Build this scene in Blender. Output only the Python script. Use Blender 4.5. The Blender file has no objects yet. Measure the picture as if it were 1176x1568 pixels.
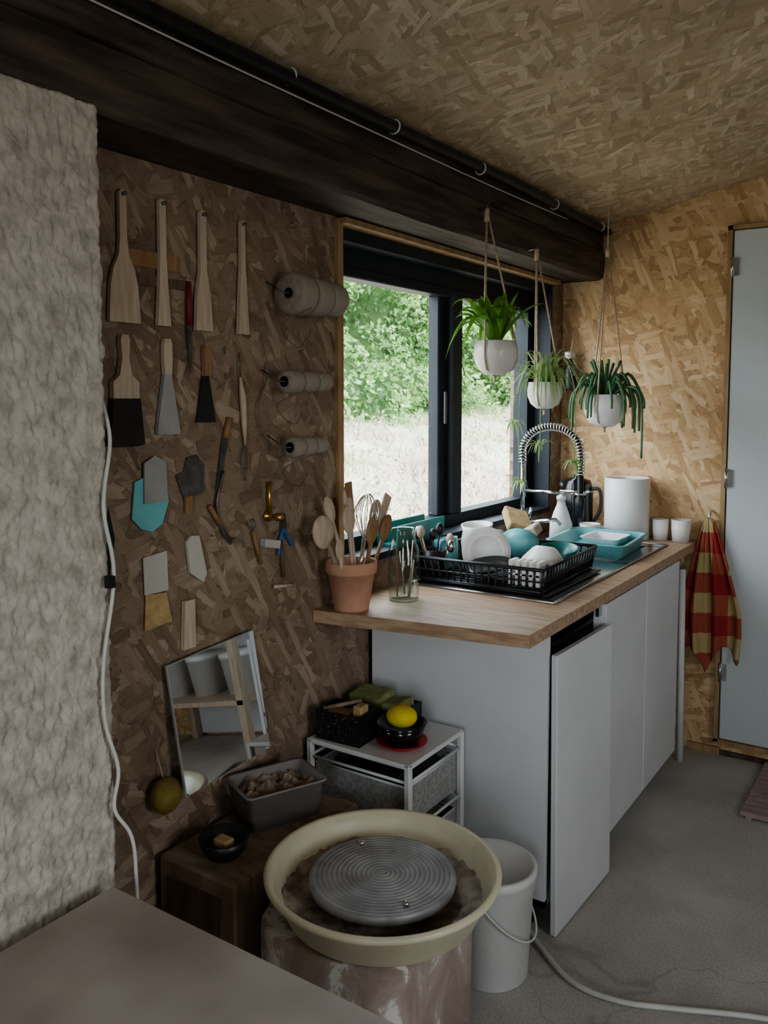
import bpy, bmesh, math, random
from mathutils import Vector, Matrix, noise
random.seed(7)
V=Vector
D2=math.radians
XW=-1.48; YB=3.68
# ---------------------------------------------------------------- materials
def nt(name):
    m=bpy.data.materials.new(name); m.use_nodes=True
    t=m.node_tree; b=t.nodes["Principled BSDF"]
    return m,t,b
def N(t,ty,**k):
    n=t.nodes.new(ty)
    for a,v in k.items(): setattr(n,a,v)
    return n
def mixc(t,fac,a,b,bt='MIX'):
    n=N(t,'ShaderNodeMixRGB',blend_type=bt)
    for i,v in ((0,fac),(1,a),(2,b)):
        if isinstance(v,bpy.types.NodeSocket): t.links.new(v,n.inputs[i])
        elif i==0: n.inputs[0].default_value=v
        else: n.inputs[i].default_value=(*v,1)
    return n.outputs[0]
def math_(t,op,a,b=0.,clamp=False):
    n=N(t,'ShaderNodeMath',operation=op); n.use_clamp=clamp
    for i,v in ((0,a),(1,b)):
        if isinstance(v,bpy.types.NodeSocket): t.links.new(v,n.inputs[i])
        else: n.inputs[i].default_value=v
    return n.outputs[0]
def ramp(t,src,stops):
    r=N(t,'ShaderNodeValToRGB'); e=r.color_ramp.elements
    while len(e)<len(stops): e.new(.5)
    for i,(p,c) in enumerate(stops):
        e[i].position=p; e[i].color=(*c,1) if len(c)==3 else c
    t.links.new(src,r.inputs[0]); return r.outputs[0]
def noise_(t,vec,scale,detail=3,rough=.55,dist=0):
    n=N(t,'ShaderNodeTexNoise'); n.inputs['Scale'].default_value=scale; n.inputs['Detail'].default_value=detail
    n.inputs['Roughness'].default_value=rough; n.inputs['Distortion'].default_value=dist
    if vec is not None: t.links.new(vec,n.inputs['Vector'])
    return n.outputs['Fac']
def objc(t,scale=None):
    c=N(t,'ShaderNodeTexCoord').outputs['Object']
    if scale:
        m=N(t,'ShaderNodeMapping'); m.inputs['Scale'].default_value=scale; t.links.new(c,m.inputs[0]); c=m.outputs[0]
    return c
def bump(t,b,h,strength,dist=.01):
    n=N(t,'ShaderNodeBump'); n.inputs['Strength'].default_value=strength; n.inputs['Distance'].default_value=dist
    t.links.new(h,n.inputs['Height']); t.links.new(n.outputs[0],b.inputs['Normal'])
def pm(name,c1,c2=None,scale=20,rough=.6,metal=0,bmp=0,bs=80,stretch=None,spec=.5,contrast=(.35,.65),transl=0):
    m,t,b=nt(name)
    vec=objc(t,stretch)
    if c2 is None: c2=tuple(x*.88 for x in c1)
    f=noise_(t,vec,scale)
    col=ramp(t,f,[(contrast[0],c1),(contrast[1],c2)])
    t.links.new(col,b.inputs['Base Color'])
    b.inputs['Roughness'].default_value=rough; b.inputs['Metallic'].default_value=metal
    b.inputs['Specular IOR Level'].default_value=spec
    if bmp: bump(t,b,noise_(t,vec,bs,2),bmp,.004)
    if transl:
        o=t.nodes['Material Output']; tl=N(t,'ShaderNodeBsdfTranslucent'); t.links.new(col,tl.inputs[0]); mx=N(t,'ShaderNodeMixShader'); mx.inputs[0].default_value=transl
        t.links.new(b.outputs[0],mx.inputs[1]); t.links.new(tl.outputs[0],mx.inputs[2]); t.links.new(mx.outputs[0],o.inputs[0])
    return m
def osb(name,ax,stops,seed=0,rough=.65,patch=.35,bm=.3,size=1.):
    m,t,b=nt(name)
    rnd=random.Random(seed)
    s=N(t,'ShaderNodeSeparateXYZ'); t.links.new(objc(t),s.inputs[0])
    c=N(t,'ShaderNodeCombineXYZ'); t.links.new(s.outputs[ax[0]],c.inputs[0]); t.links.new(s.outputs[ax[1]],c.inputs[1])
    nn=N(t,'ShaderNodeTexNoise'); nn.inputs['Scale'].default_value=11; nn.inputs['Detail'].default_value=4; nn.inputs['Roughness'].default_value=.6; t.links.new(c.outputs[0],nn.inputs['Vector'])
    vm=N(t,'ShaderNodeVectorMath',operation='MULTIPLY_ADD'); t.links.new(nn.outputs['Color'],vm.inputs[0]); vm.inputs[1].default_value=(.024,.024,0); t.links.new(c.outputs[0],vm.inputs[2])
    base=vm.outputs[0]
    val=math_(t,'ADD',math_(t,'MULTIPLY',noise_(t,base,26,3),.5),.2)
    angs=[10,105,60,-38,150,22,-72]
    for i,a in enumerate(angs):
        mp=N(t,'ShaderNodeMapping',vector_type='TEXTURE')
        mp.inputs['Rotation'].default_value=(0,0,D2(a+rnd.uniform(-12,12)))
        L=rnd.uniform(.085,.15)*size; Wd=rnd.uniform(.017,.034)*size
        mp.inputs['Scale'].default_value=(L,Wd,1); mp.inputs['Location'].default_value=(rnd.random(),rnd.random(),0)
        t.links.new(base,mp.inputs[0])
        vo=N(t,'ShaderNodeTexVoronoi',voronoi_dimensions='2D',distance='CHEBYCHEV'); vo.inputs['Scale'].default_value=1
        t.links.new(mp.outputs[0],vo.inputs['Vector'])
        sp=N(t,'ShaderNodeSeparateColor'); t.links.new(vo.outputs['Color'],sp.inputs[0])
        m2=N(t,'ShaderNodeMapping'); m2.inputs['Scale'].default_value=(1.2,7,1); t.links.new(mp.outputs[0],m2.inputs[0])
        fib=noise_(t,m2.outputs[0],1,1)
        tone=math_(t,'ADD',math_(t,'MULTIPLY',sp.outputs[1],.62),math_(t,'MULTIPLY',fib,.5))
        tone=math_(t,'ADD',tone,-.06)
        d=vo.outputs['Distance']
        tone=math_(t,'SUBTRACT',tone,math_(t,'MULTIPLY',math_(t,'GREATER_THAN',d,.42),.16))
        mask=math_(t,'MULTIPLY',math_(t,'GREATER_THAN',sp.outputs[0],.58),math_(t,'LESS_THAN',d,.46))
        mx=N(t,'ShaderNodeMix'); t.links.new(mask,mx.inputs[0]); t.links.new(val,mx.inputs[2]); t.links.new(tone,mx.inputs[3])
        val=mx.outputs[0]
    col=ramp(t,val,stops)
    big=noise_(t,c.outputs[0],2.2,2)
    col=mixc(t,1,col,ramp(t,big,[(.3,(1-patch,)*3),(.7,(1,1,1))]),'MULTIPLY')
    t.links.new(col,b.inputs['Base Color']); b.inputs['Roughness'].default_value=rough
    bump(t,b,noise_(t,c.outputs[0],45,2),bm,.003)
    return m
osb_gold=osb('osb_golden',(0,2),[(0,(.32,.18,.085)),(.3,(.51,.32,.16)),(.6,(.66,.455,.255)),(1,(.82,.66,.45))],3,patch=.12)
osb_left=osb('osb_aged_shaded',(1,2),[(0,(.13,.08,.052)),(.3,(.22,.15,.097)),(.6,(.31,.225,.155)),(1,(.50,.405,.30))],5,patch=.25,size=1.05)  # aged brown, darker still: the backlit wall's shade is put into the colour
osb_ceil=osb('osb_ceiling',(0,1),[(0,(.38,.275,.175)),(.3,(.48,.37,.24)),(.6,(.61,.49,.34)),(1,(.86,.75,.59))],9,patch=.2,size=1.1)
m,t,b=nt('rough_plaster'); v=objc(t)
c=ramp(t,noise_(t,v,28,4),[(.3,(.35,.315,.27)),(.6,(.54,.495,.435))]); t.links.new(c,b.inputs['Base Color']); b.inputs['Roughness'].default_value=.95
bump(t,b,noise_(t,v,140,3),.5,.006); plaster=m
m,t,b=nt('concrete_floor'); v=objc(t)
c=ramp(t,noise_(t,v,2.2,7,.62),[(.3,(.42,.395,.36)),(.5,(.52,.50,.465)),(.7,(.64,.62,.585))])
g=ramp(t,noise_(t,v,160,2),[(.35,(.78,)*3),(.6,(1.,)*3)])
c=mixc(t,1,c,g,'MULTIPLY')
vo=N(t,'ShaderNodeTexVoronoi',feature='DISTANCE_TO_EDGE'); vo.inputs['Scale'].default_value=.7
nn=N(t,'ShaderNodeTexNoise'); nn.inputs['Scale'].default_value=4; t.links.new(v,nn.inputs['Vector'])
vm=N(t,'ShaderNodeVectorMath',operation='MULTIPLY_ADD'); t.links.new(nn.outputs['Color'],vm.inputs[0]); vm.inputs[1].default_value=(.35,.35,0); t.links.new(v,vm.inputs[2]); t.links.new(vm.outputs[0],vo.inputs['Vector'])
ck=ramp(t,vo.outputs['Distance'],[(0,(.80,)*3),(.0025,(1,)*3)])
c=mixc(t,1,c,ck,'MULTIPLY'); t.links.new(c,b.inputs['Base Color']); b.inputs['Roughness'].default_value=.8
bump(t,b,noise_(t,v,170,2),.32,.004); concrete=m
beam_m=pm('dark_beam_wood',(.03,.022,.017),(.105,.076,.058),5,.7,stretch=(6,.7,6),bmp=.5,bs=25)
white_paint=pm('white_melamine',(.72,.73,.75),(.66,.67,.69),3,.45)
door_m=pm('door_paint',(.56,.60,.61),(.52,.56,.57),2,.5)
trimwood=pm('trim_wood',(.42,.28,.15),(.3,.19,.10),8,.6,stretch=(4,4,1))
ctr_m=pm('counter_pine',(.50,.36,.24),(.34,.21,.13),7,.5,stretch=(1,9,9),bmp=.15)
frame_m=pm('window_frame_aluminium',(.016,.022,.03),(.022,.03,.04),10,.5,spec=.35)
steel=pm('stainless_steel',(.62,.63,.64),(.5,.51,.52),12,.25,1,stretch=(1,8,1))
chrome=pm('chrome',(.8,.8,.82),None,5,.12,1)
black_pl=pm('black_plastic',(.012,.012,.014),(.02,.02,.022),30,.4)
black_glossy=pm('black_gloss',(.01,.01,.012),None,5,.15)
wood_lt=pm('pale_wood',(.56,.46,.36),(.44,.34,.25),10,.6,stretch=(8,8,1))
wood_md=pm('brown_wood',(.34,.2,.1),(.24,.13,.06),10,.6,stretch=(8,8,1))
wood_dk=pm('dark_wood',(.09,.055,.035),(.16,.10,.065),6,.55,stretch=(7,7,1))
wood_box=pm('stained_box_wood',(.20,.145,.105),(.32,.245,.19),6,.6,stretch=(3,7,1))
terracotta=pm('terracotta',(.52,.27,.17),(.58,.34,.24),14,.8,bmp=.1)
ceramic=pm('white_ceramic',(.78,.76,.73),(.72,.70,.67),6,.3)
white_pl=pm('white_plastic',(.74,.74,.73),(.66,.66,.65),6,.4)
cream_pl=pm('cream_plastic',(.72,.67,.50),(.61,.56,.42),7,.35)
turq=pm('turquoise_plastic',(.20,.50,.52),(.16,.42,.45),6,.35)
turq_dk=pm('teal_ceramic',(.03,.16,.15),(.05,.24,.22),8,.3)
yellow=pm('yellow_sponge',(.75,.62,.06),(.62,.5,.05),40,.85,bmp=.5,bs=150)
sponge=pm('tan_sponge',(.5,.36,.18),(.38,.26,.12),50,.9,bmp=.6,bs=150)
olive=pm('olive_sponge',(.20,.15,.03),(.13,.10,.02),30,.9,bmp=.6,bs=120)
green_sp=pm('green_sponge',(.30,.32,.14),(.2,.22,.09),40,.9,bmp=.4,bs=120)
clay=pm('wet_clay',(.16,.125,.095),(.46,.39,.31),26,.5,bmp=.9,bs=60)
clay_dry=pm('dry_clay',(.35,.27,.2),(.2,.15,.11),30,.8,bmp=.6,bs=60)
metal_dk=pm('dull_metal',(.2,.2,.2),(.1,.09,.08),25,.45,.8)
wheelhead=pm('wheel_head_metal',(.42,.42,.42),(.26,.26,.26),14,.5,.3)
m,t,b=nt('clay_splashed_plastic'); v=objc(t,(1,1,.6))
c=ramp(t,noise_(t,v,9,6,.65,.7),[(.38,(.32,.25,.215)),(.52,(.43,.355,.32)),(.56,(.70,.68,.66))])
t.links.new(c,b.inputs['Base Color']); b.inputs['Roughness'].default_value=.85; bump(t,b,noise_(t,v,60,2),.3,.004); body_m=m
rope=pm('cotton_rope',(.55,.45,.33),(.42,.33,.23),60,.9)
cord=pm('white_cord',(.62,.62,.58),None,20,.5)
spool_m=pm('twine',(.38,.33,.27),(.28,.235,.185),60,.9,stretch=(1,20,1),bmp=.5,bs=40)
leaf_a=pm('leaf_bright',(.22,.46,.07),(.12,.32,.04),12,.4,transl=.4)
leaf_b=pm('leaf_spider',(.24,.42,.13),(.46,.56,.29),10,.45,transl=.35)
leaf_c=pm('leaf_dark_succulent',(.04,.11,.05),(.08,.19,.08),12,.4)
soil=pm('soil',(.03,.02,.015),(.06,.04,.03),60,.95,bmp=.6)
red_m=pm('red_plastic',(.42,.02,.015),None,10,.4)
red_dk=pm('worn_red_handle',(.22,.025,.02),(.12,.02,.018),20,.6)
blue_m=pm('blue_plastic',(.03,.12,.30),None,10,.4)
brass=pm('brass',(.6,.42,.12),None,10,.3,1)
table_m=pm('clay_stained_ply',(.33,.285,.25),(.50,.455,.42),3,.6,contrast=(.35,.66),bmp=.1)
paper=pm('card_grey',(.34,.34,.32),(.26,.26,.25),10,.7)
tag_w=pm('tag_white',(.50,.48,.43),None,10,.6)
grey_pl=pm('grey_plastic',(.28,.26,.25),(.22,.20,.19),10,.5)
drawer_m=pm('drawer_mesh_panel',(.36,.36,.35),(.27,.27,.26),90,.6,contrast=(.45,.55))
wire_w=pm('white_wire_metal',(.70,.71,.70),None,10,.4)
mat_m=pm('doormat_wood',(.40,.31,.28),(.31,.23,.21),10,.8,stretch=(1,8,1))
mir,t,b=nt('mirror_silver'); b.inputs['Metallic'].default_value=1; b.inputs['Roughness'].default_value=.015
t.links.new(ramp(t,noise_(t,objc(t),5),[(.3,(.82,.85,.86)),(.7,(.88,.9,.9))]),b.inputs['Base Color'])
def glassm(name,tint,k0,k1):
    m,t,b=nt(name); t.nodes.remove(b)
    o=t.nodes['Material Output']; tr=N(t,'ShaderNodeBsdfTransparent'); tr.inputs[0].default_value=(*tint,1); gl=N(t,'ShaderNodeBsdfGlossy'); gl.inputs['Roughness'].default_value=.01
    lw=N(t,'ShaderNodeLayerWeight'); lw.inputs[0].default_value=.5
    f=math_(t,'ADD',math_(t,'MULTIPLY',math_(t,'POWER',lw.outputs['Facing'],4.),k1),k0)
    mx=N(t,'ShaderNodeMixShader')
    t.links.new(f,mx.inputs[0]); t.links.new(tr.outputs[0],mx.inputs[1]); t.links.new(gl.outputs[0],mx.inputs[2]); t.links.new(mx.outputs[0],o.inputs[0]); return m
glass_t=glassm('window_glass',(.97,.98,.98),.02,.3)
jar_gl=glassm('jar_glass',(.90,.93,.91),.05,.7)
m,t,b=nt('checked_cloth'); v=objc(t); s=N(t,'ShaderNodeSeparateXYZ'); t.links.new(v,s.inputs[0])
def stripe(sock,per):
    return math_(t,'GREATER_THAN',math_(t,'FRACT',math_(t,'MULTIPLY',sock,1/per)),.5)
sx=stripe(s.outputs[0],.13); sz=stripe(s.outputs[2],.17)
f=math_(t,'MULTIPLY',math_(t,'ADD',sx,sz),.5)
c=ramp(t,f,[(.2,(.30,.03,.028)),(.5,(.36,.09,.055)),(.9,(.46,.36,.18))]); t.links.new(c,b.inputs['Base Color']); b.inputs['Roughness'].default_value=.95
bump(t,b,noise_(t,v,200,2),.3,.003); towel_m=m
leafmats=[pm('hedge_leaf_%d'%i,a,bb,3,.45,transl=.35) for i,(a,bb) in enumerate([((.19,.34,.10),(.13,.26,.07)),((.32,.48,.20),(.25,.38,.15)),((.09,.19,.055),(.06,.13,.04))])]
grass_m=pm('dry_grass',(.62,.56,.47),(.46,.39,.32),1.2,.9)
grass_g=pm('green_grass',(.30,.38,.18),(.42,.47,.27),4,.9)
weed_m=pm('brown_weed',(.28,.20,.16),(.38,.29,.23),4,.9)
ground_m=pm('outdoor_ground',(.52,.46,.38),(.34,.29,.22),2,.95,bmp=.5,bs=20)
hedge_core=pm('hedge_core',(.04,.08,.025),(.07,.12,.04),6,.95)
# ---------------------------------------------------------------- builder
class B:
    def __init__(s,name): s.n=name; s.v=[]; s.f=[]; s.mi=[]; s.sm=[]; s.m=[]
    def idx(s,mat):
        if mat not in s.m: s.m.append(mat)
        return s.m.index(mat)
    def add(s,vs,fs,mat,M=None,sm=False):
        k=len(s.v); i=s.idx(mat)
        s.v+=[tuple(M@V(p)) if M else tuple(p) for p in vs]
        for f in fs: s.f.append([k+a for a in f]); s.mi.append(i); s.sm.append(sm)
    def bmadd(s,bm,mat,M,sm):
        bm.verts.index_update()
        s.add([v.co.copy() for v in bm.verts],[[v.index for v in f.verts] for f in bm.faces],mat,M,sm); bm.free()
    def box(s,c,d,mat,M=None,bev=0,rot=None,seg=1):
        bm=bmesh.new(); bmesh.ops.create_cube(bm,size=1)
        for v in bm.verts: v.co=V((v.co.x*d[0],v.co.y*d[1],v.co.z*d[2]))
        if bev: bmesh.ops.bevel(bm,geom=list(bm.edges),offset=bev,segments=seg,affect='EDGES',profile=.5)
        T=Matrix.Translation(V(c))
        if rot: T=T@rot
        s.bmadd(bm,mat,(M@T) if M else T,False); return s
    def b2(s,a,b,mat,bev=0,M=None):
        a=V(a);b=V(b); return s.box((a+b)/2,[abs(x) for x in (b-a)],mat,M,bev)
    def lathe(s,prof,mat,M=None,seg=32,sm=True):
        vs=[];rings=[]
        for r,z in prof:
            if r<1e-6: rings.append([len(vs)]); vs.append((0,0,z))
            else:
                rings.append(list(range(len(vs),len(vs)+seg)))
                vs+=[(r*math.cos(2*math.pi*i/seg),r*math.sin(2*math.pi*i/seg),z) for i in range(seg)]
        fs=[]
        for a,b in zip(rings,rings[1:]):
            for i in range(seg):
                j=(i+1)%seg
                if len(a)==1 and len(b)==1: continue
                if len(a)==1: fs.append([a[0],b[j],b[i]])
                elif len(b)==1: fs.append([a[i],a[j],b[0]])
                else: fs.append([a[i],a[j],b[j],b[i]])
        s.add(vs,fs,mat,M,sm); return s
    def tube(s,pts,r,mat,seg=8,M=None,closed=False,sm=True):
        pts=[V(p) for p in pts]; n=len(pts)
        rs=r if isinstance(r,(list,tuple)) else [r]*n
        tg=[]
        for i in range(n):
            if closed: d=pts[(i+1)%n]-pts[i-1]
            else: d=pts[min(i+1,n-1)]-pts[max(i-1,0)]
            tg.append(d.normalized() if d.length>1e-9 else V((0,0,1)))
        up=V((0,0,1)) if abs(tg[0].z)<.9 else V((1,0,0))
        nr=(up-tg[0]*up.dot(tg[0])).normalized()
        vs=[];fs=[]
        for i in range(n):
            nr=nr-tg[i]*nr.dot(tg[i]); nr=nr.normalized() if nr.length>1e-6 else tg[i].orthogonal().normalized()
            bn=tg[i].cross(nr)
            for k in range(seg):
                a=2*math.pi*k/seg; vs.append(pts[i]+(nr*math.cos(a)+bn*math.sin(a))*rs[i])
        m=n if closed else n-1
        for i in range(m):
            for k in range(seg):
                k2=(k+1)%seg; i2=(i+1)%n
                fs.append([i*seg+k,i*seg+k2,i2*seg+k2,i2*seg+k])
        if not closed: fs.append(list(range(seg))[::-1]); fs.append([(n-1)*seg+k for k in range(seg)])
        s.add(vs,fs,mat,M,sm); return s
    def prism(s,poly,z0,z1,mat,M=None):
        n=len(poly)
        vs=[(p[0],p[1],z0) for p in poly]+[(p[0],p[1],z1) for p in poly]
        fs=[list(range(n))[::-1],list(range(n,2*n))]+[[i,(i+1)%n,n+(i+1)%n,n+i] for i in range(n)]
        s.add(vs,fs,mat,M); return s
    def ribbon(s,pts,w,mat,fold=.25,M=None):
        pts=[V(p) for p in pts]; n=len(pts); vs=[];fs=[]
        for i in range(n):
            d=(pts[min(i+1,n-1)]-pts[max(i-1,0)]).normalized()
            side=d.cross(V((0,0,1)))
            if side.length<.05: side=V((1,0,0))
            side.normalize(); up=side.cross(d)
            vs+=[pts[i]-side*w[i]+up*w[i]*fold,pts[i],pts[i]+side*w[i]+up*w[i]*fold]
        for i in range(n-1):
            k=3*i; fs+=[[k,k+1,k+4,k+3],[k+1,k+2,k+5,k+4]]
        s.add(vs,fs,mat,M,True); return s
    def sphere(s,c,r,mat,M=None,sc=(1,1,1),u=16,v=10):
        bm=bmesh.new(); bmesh.ops.create_uvsphere(bm,u_segments=u,v_segments=v,radius=r)
        T=Matrix.Translation(V(c))@Matrix.Diagonal((*sc,1)); s.bmadd(bm,mat,(M@T) if M else T,True); return s
    def done(s,origin=True):
        me=bpy.data.meshes.new(s.n); 
        if origin:
            xs=[p[0] for p in s.v]; ys=[p[1] for p in s.v]; zs=[p[2] for p in s.v]
            o=V(((min(xs)+max(xs))/2,(min(ys)+max(ys))/2,min(zs)))
        else: o=V((0,0,0))
        me.from_pydata([tuple(V(p)-o) for p in s.v],[],s.f)
        for m in s.m: me.materials.append(m)
        me.polygons.foreach_set('material_index',s.mi); me.polygons.foreach_set('use_smooth',s.sm)
        me.update(); ob=bpy.data.objects.new(s.n,me); ob.location=o; bpy.context.collection.objects.link(ob)
        return ob
def TR(x,y,z,rz=0,rx=0,ry=0):
    return Matrix.Translation((x,y,z))@Matrix.Rotation(D2(rz),4,'Z')@Matrix.Rotation(D2(rx),4,'X')@Matrix.Rotation(D2(ry),4,'Y')
def WM(y,z,off=0,rot=0):
    M=Matrix(((0,0,1,XW+off),(1,0,0,y),(0,1,0,z),(0,0,0,1))); return M@Matrix.Rotation(D2(rot),4,'Z')
def cr(P,k=6):
    P=[V(p) for p in P]; o=[]
    for i in range(len(P)-1):
        p0=P[max(i-1,0)];p1=P[i];p2=P[i+1];p3=P[min(i+2,len(P)-1)]
        for j in range(k):
            t=j/k; o.append(.5*((2*p1)+(p2-p0)*t+(2*p0-5*p1+4*p2-p3)*t*t+(3*p1-p0-3*p2+p3)*t**3))
    o.append(P[-1]); return o
def sym(prof): return [(-w,v) for w,v in prof]+[(w,v) for w,v in reversed(prof)]
def cup(b,r0,r1,h,mat,M,th=.004,seg=32,fl=None):
    b.lathe([(0,0),(r0,0),((r0+r1)/2+.15*(r1-r0),h*.45),(r1,h),(r1-th,h),((r0+r1)/2-th,h*.45),(r0-th,th),(0,th)],mat,M,seg)
# ---------------------------------------------------------------- room shell
XR=1.6; YF=-1.6
def zc(x): return 2.245+.195*(x+1.29)
b=B('floor'); b.b2((-1.7,YF-.1,-.1),(XR+.1,YB+.1,0),concrete); b.done(False)
b=B('ceiling')
b.add([(-1.7,YF-.1,zc(-1.7)),(XR+.1,YF-.1,zc(XR+.1)),(XR+.1,YB+.1,zc(XR+.1)),(-1.7,YB+.1,zc(-1.7)),
       (-1.7,YF-.1,zc(-1.7)+.1),(XR+.1,YF-.1,zc(XR+.1)+.1),(XR+.1,YB+.1,zc(XR+.1)+.1),(-1.7,YB+.1,zc(-1.7)+.1)],
      [[0,1,2,3],[7,6,5,4],[0,4,5,1],[1,5,6,2],[2,6,7,3],[3,7,4,0]],osb_ceil); b.done(False)
WY0,WY1,WZ0,WZ1=1.985,3.56,1.0,2.01
b=B('wall_left')
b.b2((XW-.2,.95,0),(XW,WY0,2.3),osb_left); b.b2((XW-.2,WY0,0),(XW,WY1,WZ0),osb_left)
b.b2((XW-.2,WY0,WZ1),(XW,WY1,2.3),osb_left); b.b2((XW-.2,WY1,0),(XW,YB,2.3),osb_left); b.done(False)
b=B('wall_back'); b.b2((-1.7,YB,0),(XR+.1,YB+.12,2.95),osb_gold); b.done(False)
RY0,RY1=.35,1.25; FX0,FX1,FZ0=.1,1.0,.6
b=B('wall_right')
for a,c in (((XR,YF,0),(XR+.12,RY0,2.95)),((XR,RY0,0),(XR+.12,RY1,.9)),((XR,RY0,2.0),(XR+.12,RY1,2.95)),((XR,RY1,0),(XR+.12,YB,2.95))): b.b2(a,c,osb_gold)
b.done(False)
b=B('wall_front')
for a,c in (((-1.7,YF-.12,0),(FX0,YF,2.95)),((FX0,YF-.12,2.1),(FX1,YF,2.95)),((FX1,YF-.12,0),(XR+.1,YF,2.95)),((FX0,YF-.12,0),(FX1,YF,FZ0))): b.b2(a,c,osb_gold)
b.done(False)
b=B('wall_pier'); b.b2((XW-.2,YF,0),(-1.31,.2,2.02),plaster); b.b2((XW-.2,.2,0),(-1.315,.985,2.01),plaster)
ny,nz=220,500; vs=[];fs=[]
PY1=1.02
for j in range(nz+1):
    for i in range(ny+1):
        y=.2+(PY1-.2)*i/ny; z=2.02*j/nz
        q=V((y*48+z*18,z*30-y*14,1.3)); n1=noise.noise(q); n2=noise.noise(q*1.9); h=(.5-abs(n1))*.9+(.4-abs(n2))*.8+noise.noise(q*4.2)*.4
        x=-1.298+.0075*h
        yy=y; zz=z
        e=max(0,(i-(ny-4))/4); x-=e*e*.007
        if i==ny: yy+=.007*noise.noise(V((z*25,5,0)))
        if j==nz: zz+=.004*noise.noise(V((y*25,9,0)))
        vs.append((x,yy,zz))
for j in range(nz):
    for i in range(ny):
        k=j*(ny+1)+i; fs.append([k,k+1,k+ny+2,k+ny+1])
k0=len(vs)
for j in range(nz+1):
    z=2.02*j/nz; vs.append((XW+.0,PY1+.006*noise.noise(V((z*25,5,0))),z))
for j in range(nz): 
    a=j*(ny+1)+ny; fs.append([a,k0+j,k0+j+1,a+ny+1])
k1=len(vs)
for i in range(ny+1): vs.append((-1.48,.2+(PY1-.2)*i/ny,2.02))
for i in range(ny):
    a=nz*(ny+1)+i; fs.append([a,a+1,k1+i+1,k1+i])
b.add(vs,fs,plaster,None,True); b.done(False)
b=B('ceiling_beam'); n=90; vs=[];fs=[]; K=9
for i in range(n+1):
    y=YF+(YB-YF)*i/n; w=lambda k:.006*noise.noise(V((y*2.5,k,0)))+.002*noise.noise(V((y*14,k,5)))
    vs+=[(-1.31+w(1),y,2.012+w(2)),(-1.297+w(3),y,2.026+w(4)),(-1.291+w(5),y,2.08),(-1.292+w(5),y,2.128+w(8)),(-1.302+w(5),y,2.134+w(8)),(-1.296+w(9),y,2.140+w(8)),(-1.298+w(6),y,2.235),(XW,y,2.235),(XW,y,2.012)]
for i in range(n):
    for k in range(K): a=i*K+k; c=i*K+(k+1)%K; fs.append([a,c,c+K,a+K])
fs+=[list(range(K)),[n*K+k for k in range(K)][::-1]]
b.add(vs,fs,beam_m,None,False); b.done(False)
b=B('trim_1'); b.b2((XW-.02,WY0-.012,1.992),(XW+.035,WY1,2.008),trimwood); b.b2((XW-.001,WY0-.02,.9),(XW+.012,WY0+.006,2.0),trimwood); b.done(False)
b=B('cable_conduit'); P=[(-1.268+.004*math.sin(y*5),y,2.219+.006*math.sin(y*3.1)) for y in [YF+.02+i*(YB-YF-.04)/50 for i in range(51)]]
b.tube(P,.016,black_pl,10)
for y in (.55,1.02,1.52,1.95,2.45,3.05,3.55): 
    b.tube([(-1.268+.018*math.cos(a),y,2.219+.018*math.sin(a)) for a in [k*math.pi/8 for k in range(-8,5)]],.0028,wire_w,6)
b.tube([(-1.284+.003*math.sin(y*4),y,2.192+.004*math.sin(y*2.3)) for y in [YF+.02+i*(3.2-YF)/40 for i in range(41)]],.0024,cord,6)
b.done()
# window
b=B('window_1'); fx0,fx1=-1.63,-1.565
b.b2((fx0,WY0,1.90),(fx1,WY1,WZ1),frame_m); b.b2((fx0,WY0,WZ0),(fx1,WY1,1.055),frame_m)
b.b2((fx0,WY0,1.0),(fx1,WY0+.03,2.0),frame_m); b.b2((fx0,WY1-.07,1.0),(fx1,WY1,2.0),frame_m)
b.b2((fx0,2.74,1.055),(fx1-.02,2.80,1.9),frame_m,.004); b.b2((fx0-.03,2.80,1.055),(fx1+.008,2.865,1.9),frame_m,.006)
b.b2((fx0,2.865,1.055),(fx1,2.885,1.9),frame_m); b.b2((fx0,WY0,1.87),(fx1+.004,WY1,1.905),frame_m,.004)
def pane(b,x,y0,y1,z0,z1): b.add([(x,y0,z0),(x,y1,z0),(x,y1,z1),(x,y0,z1)],[[0,1,2,3]],glass_t)
pane(b,-1.6,WY0+.03,2.75,1.05,1.9); pane(b,-1.6,2.88,WY1-.06,1.05,1.9)
b.b2((-1.56,WY0,WZ0-.01),(XW+.005,WY1,WZ0+.012),frame_m); b.b2((-1.565,WY1-.012,WZ0),(XW-.002,WY1,WZ1),frame_m)
b.b2((-1.565,WY0,1.955),(XW-.01,WY1,1.992),frame_m)
b.b2((-1.561,2.735,1.40),(-1.55,2.75,1.52),black_pl,.003)
b.done()
b=B('door_1'); dx0,dx1=-.752,.06
b.b2((dx0,YB-.026,.075),(dx1,YB-.002,2.165),door_m,.003)
b.done()
b=B('trim_2')
for a,c in (((dx0-.022,YB-.03,.06),(dx0-.004,YB,2.185)),((dx1+.004,YB-.03,.06),(dx1+.022,YB,2.185)),((dx0-.022,YB-.03,2.168),(dx1+.022,YB,2.185)),((dx0-.022,YB-.03,.05),(dx1+.022,YB,.072))): b.b2(a,c,trimwood)
b.done()
b=B('door_hinge')
for z in (1.98,1.13,.32): b.lathe([(0,0),(.006,0),(.006,.08),(0,.08)],steel,TR(dx0-.002,YB-.034,z),10); b.box((dx0+.012,YB-.029,z+.04),(.022,.006,.07),steel)
b.done()
b=B('baseboard_back'); b.b2((-.88,YB-.015,0),(dx0,YB,.03),trimwood); b.b2((dx0,YB-.012,0),(dx1+.1,YB,.02),beam_m); b.done()
b=B('window_2'); 
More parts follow.
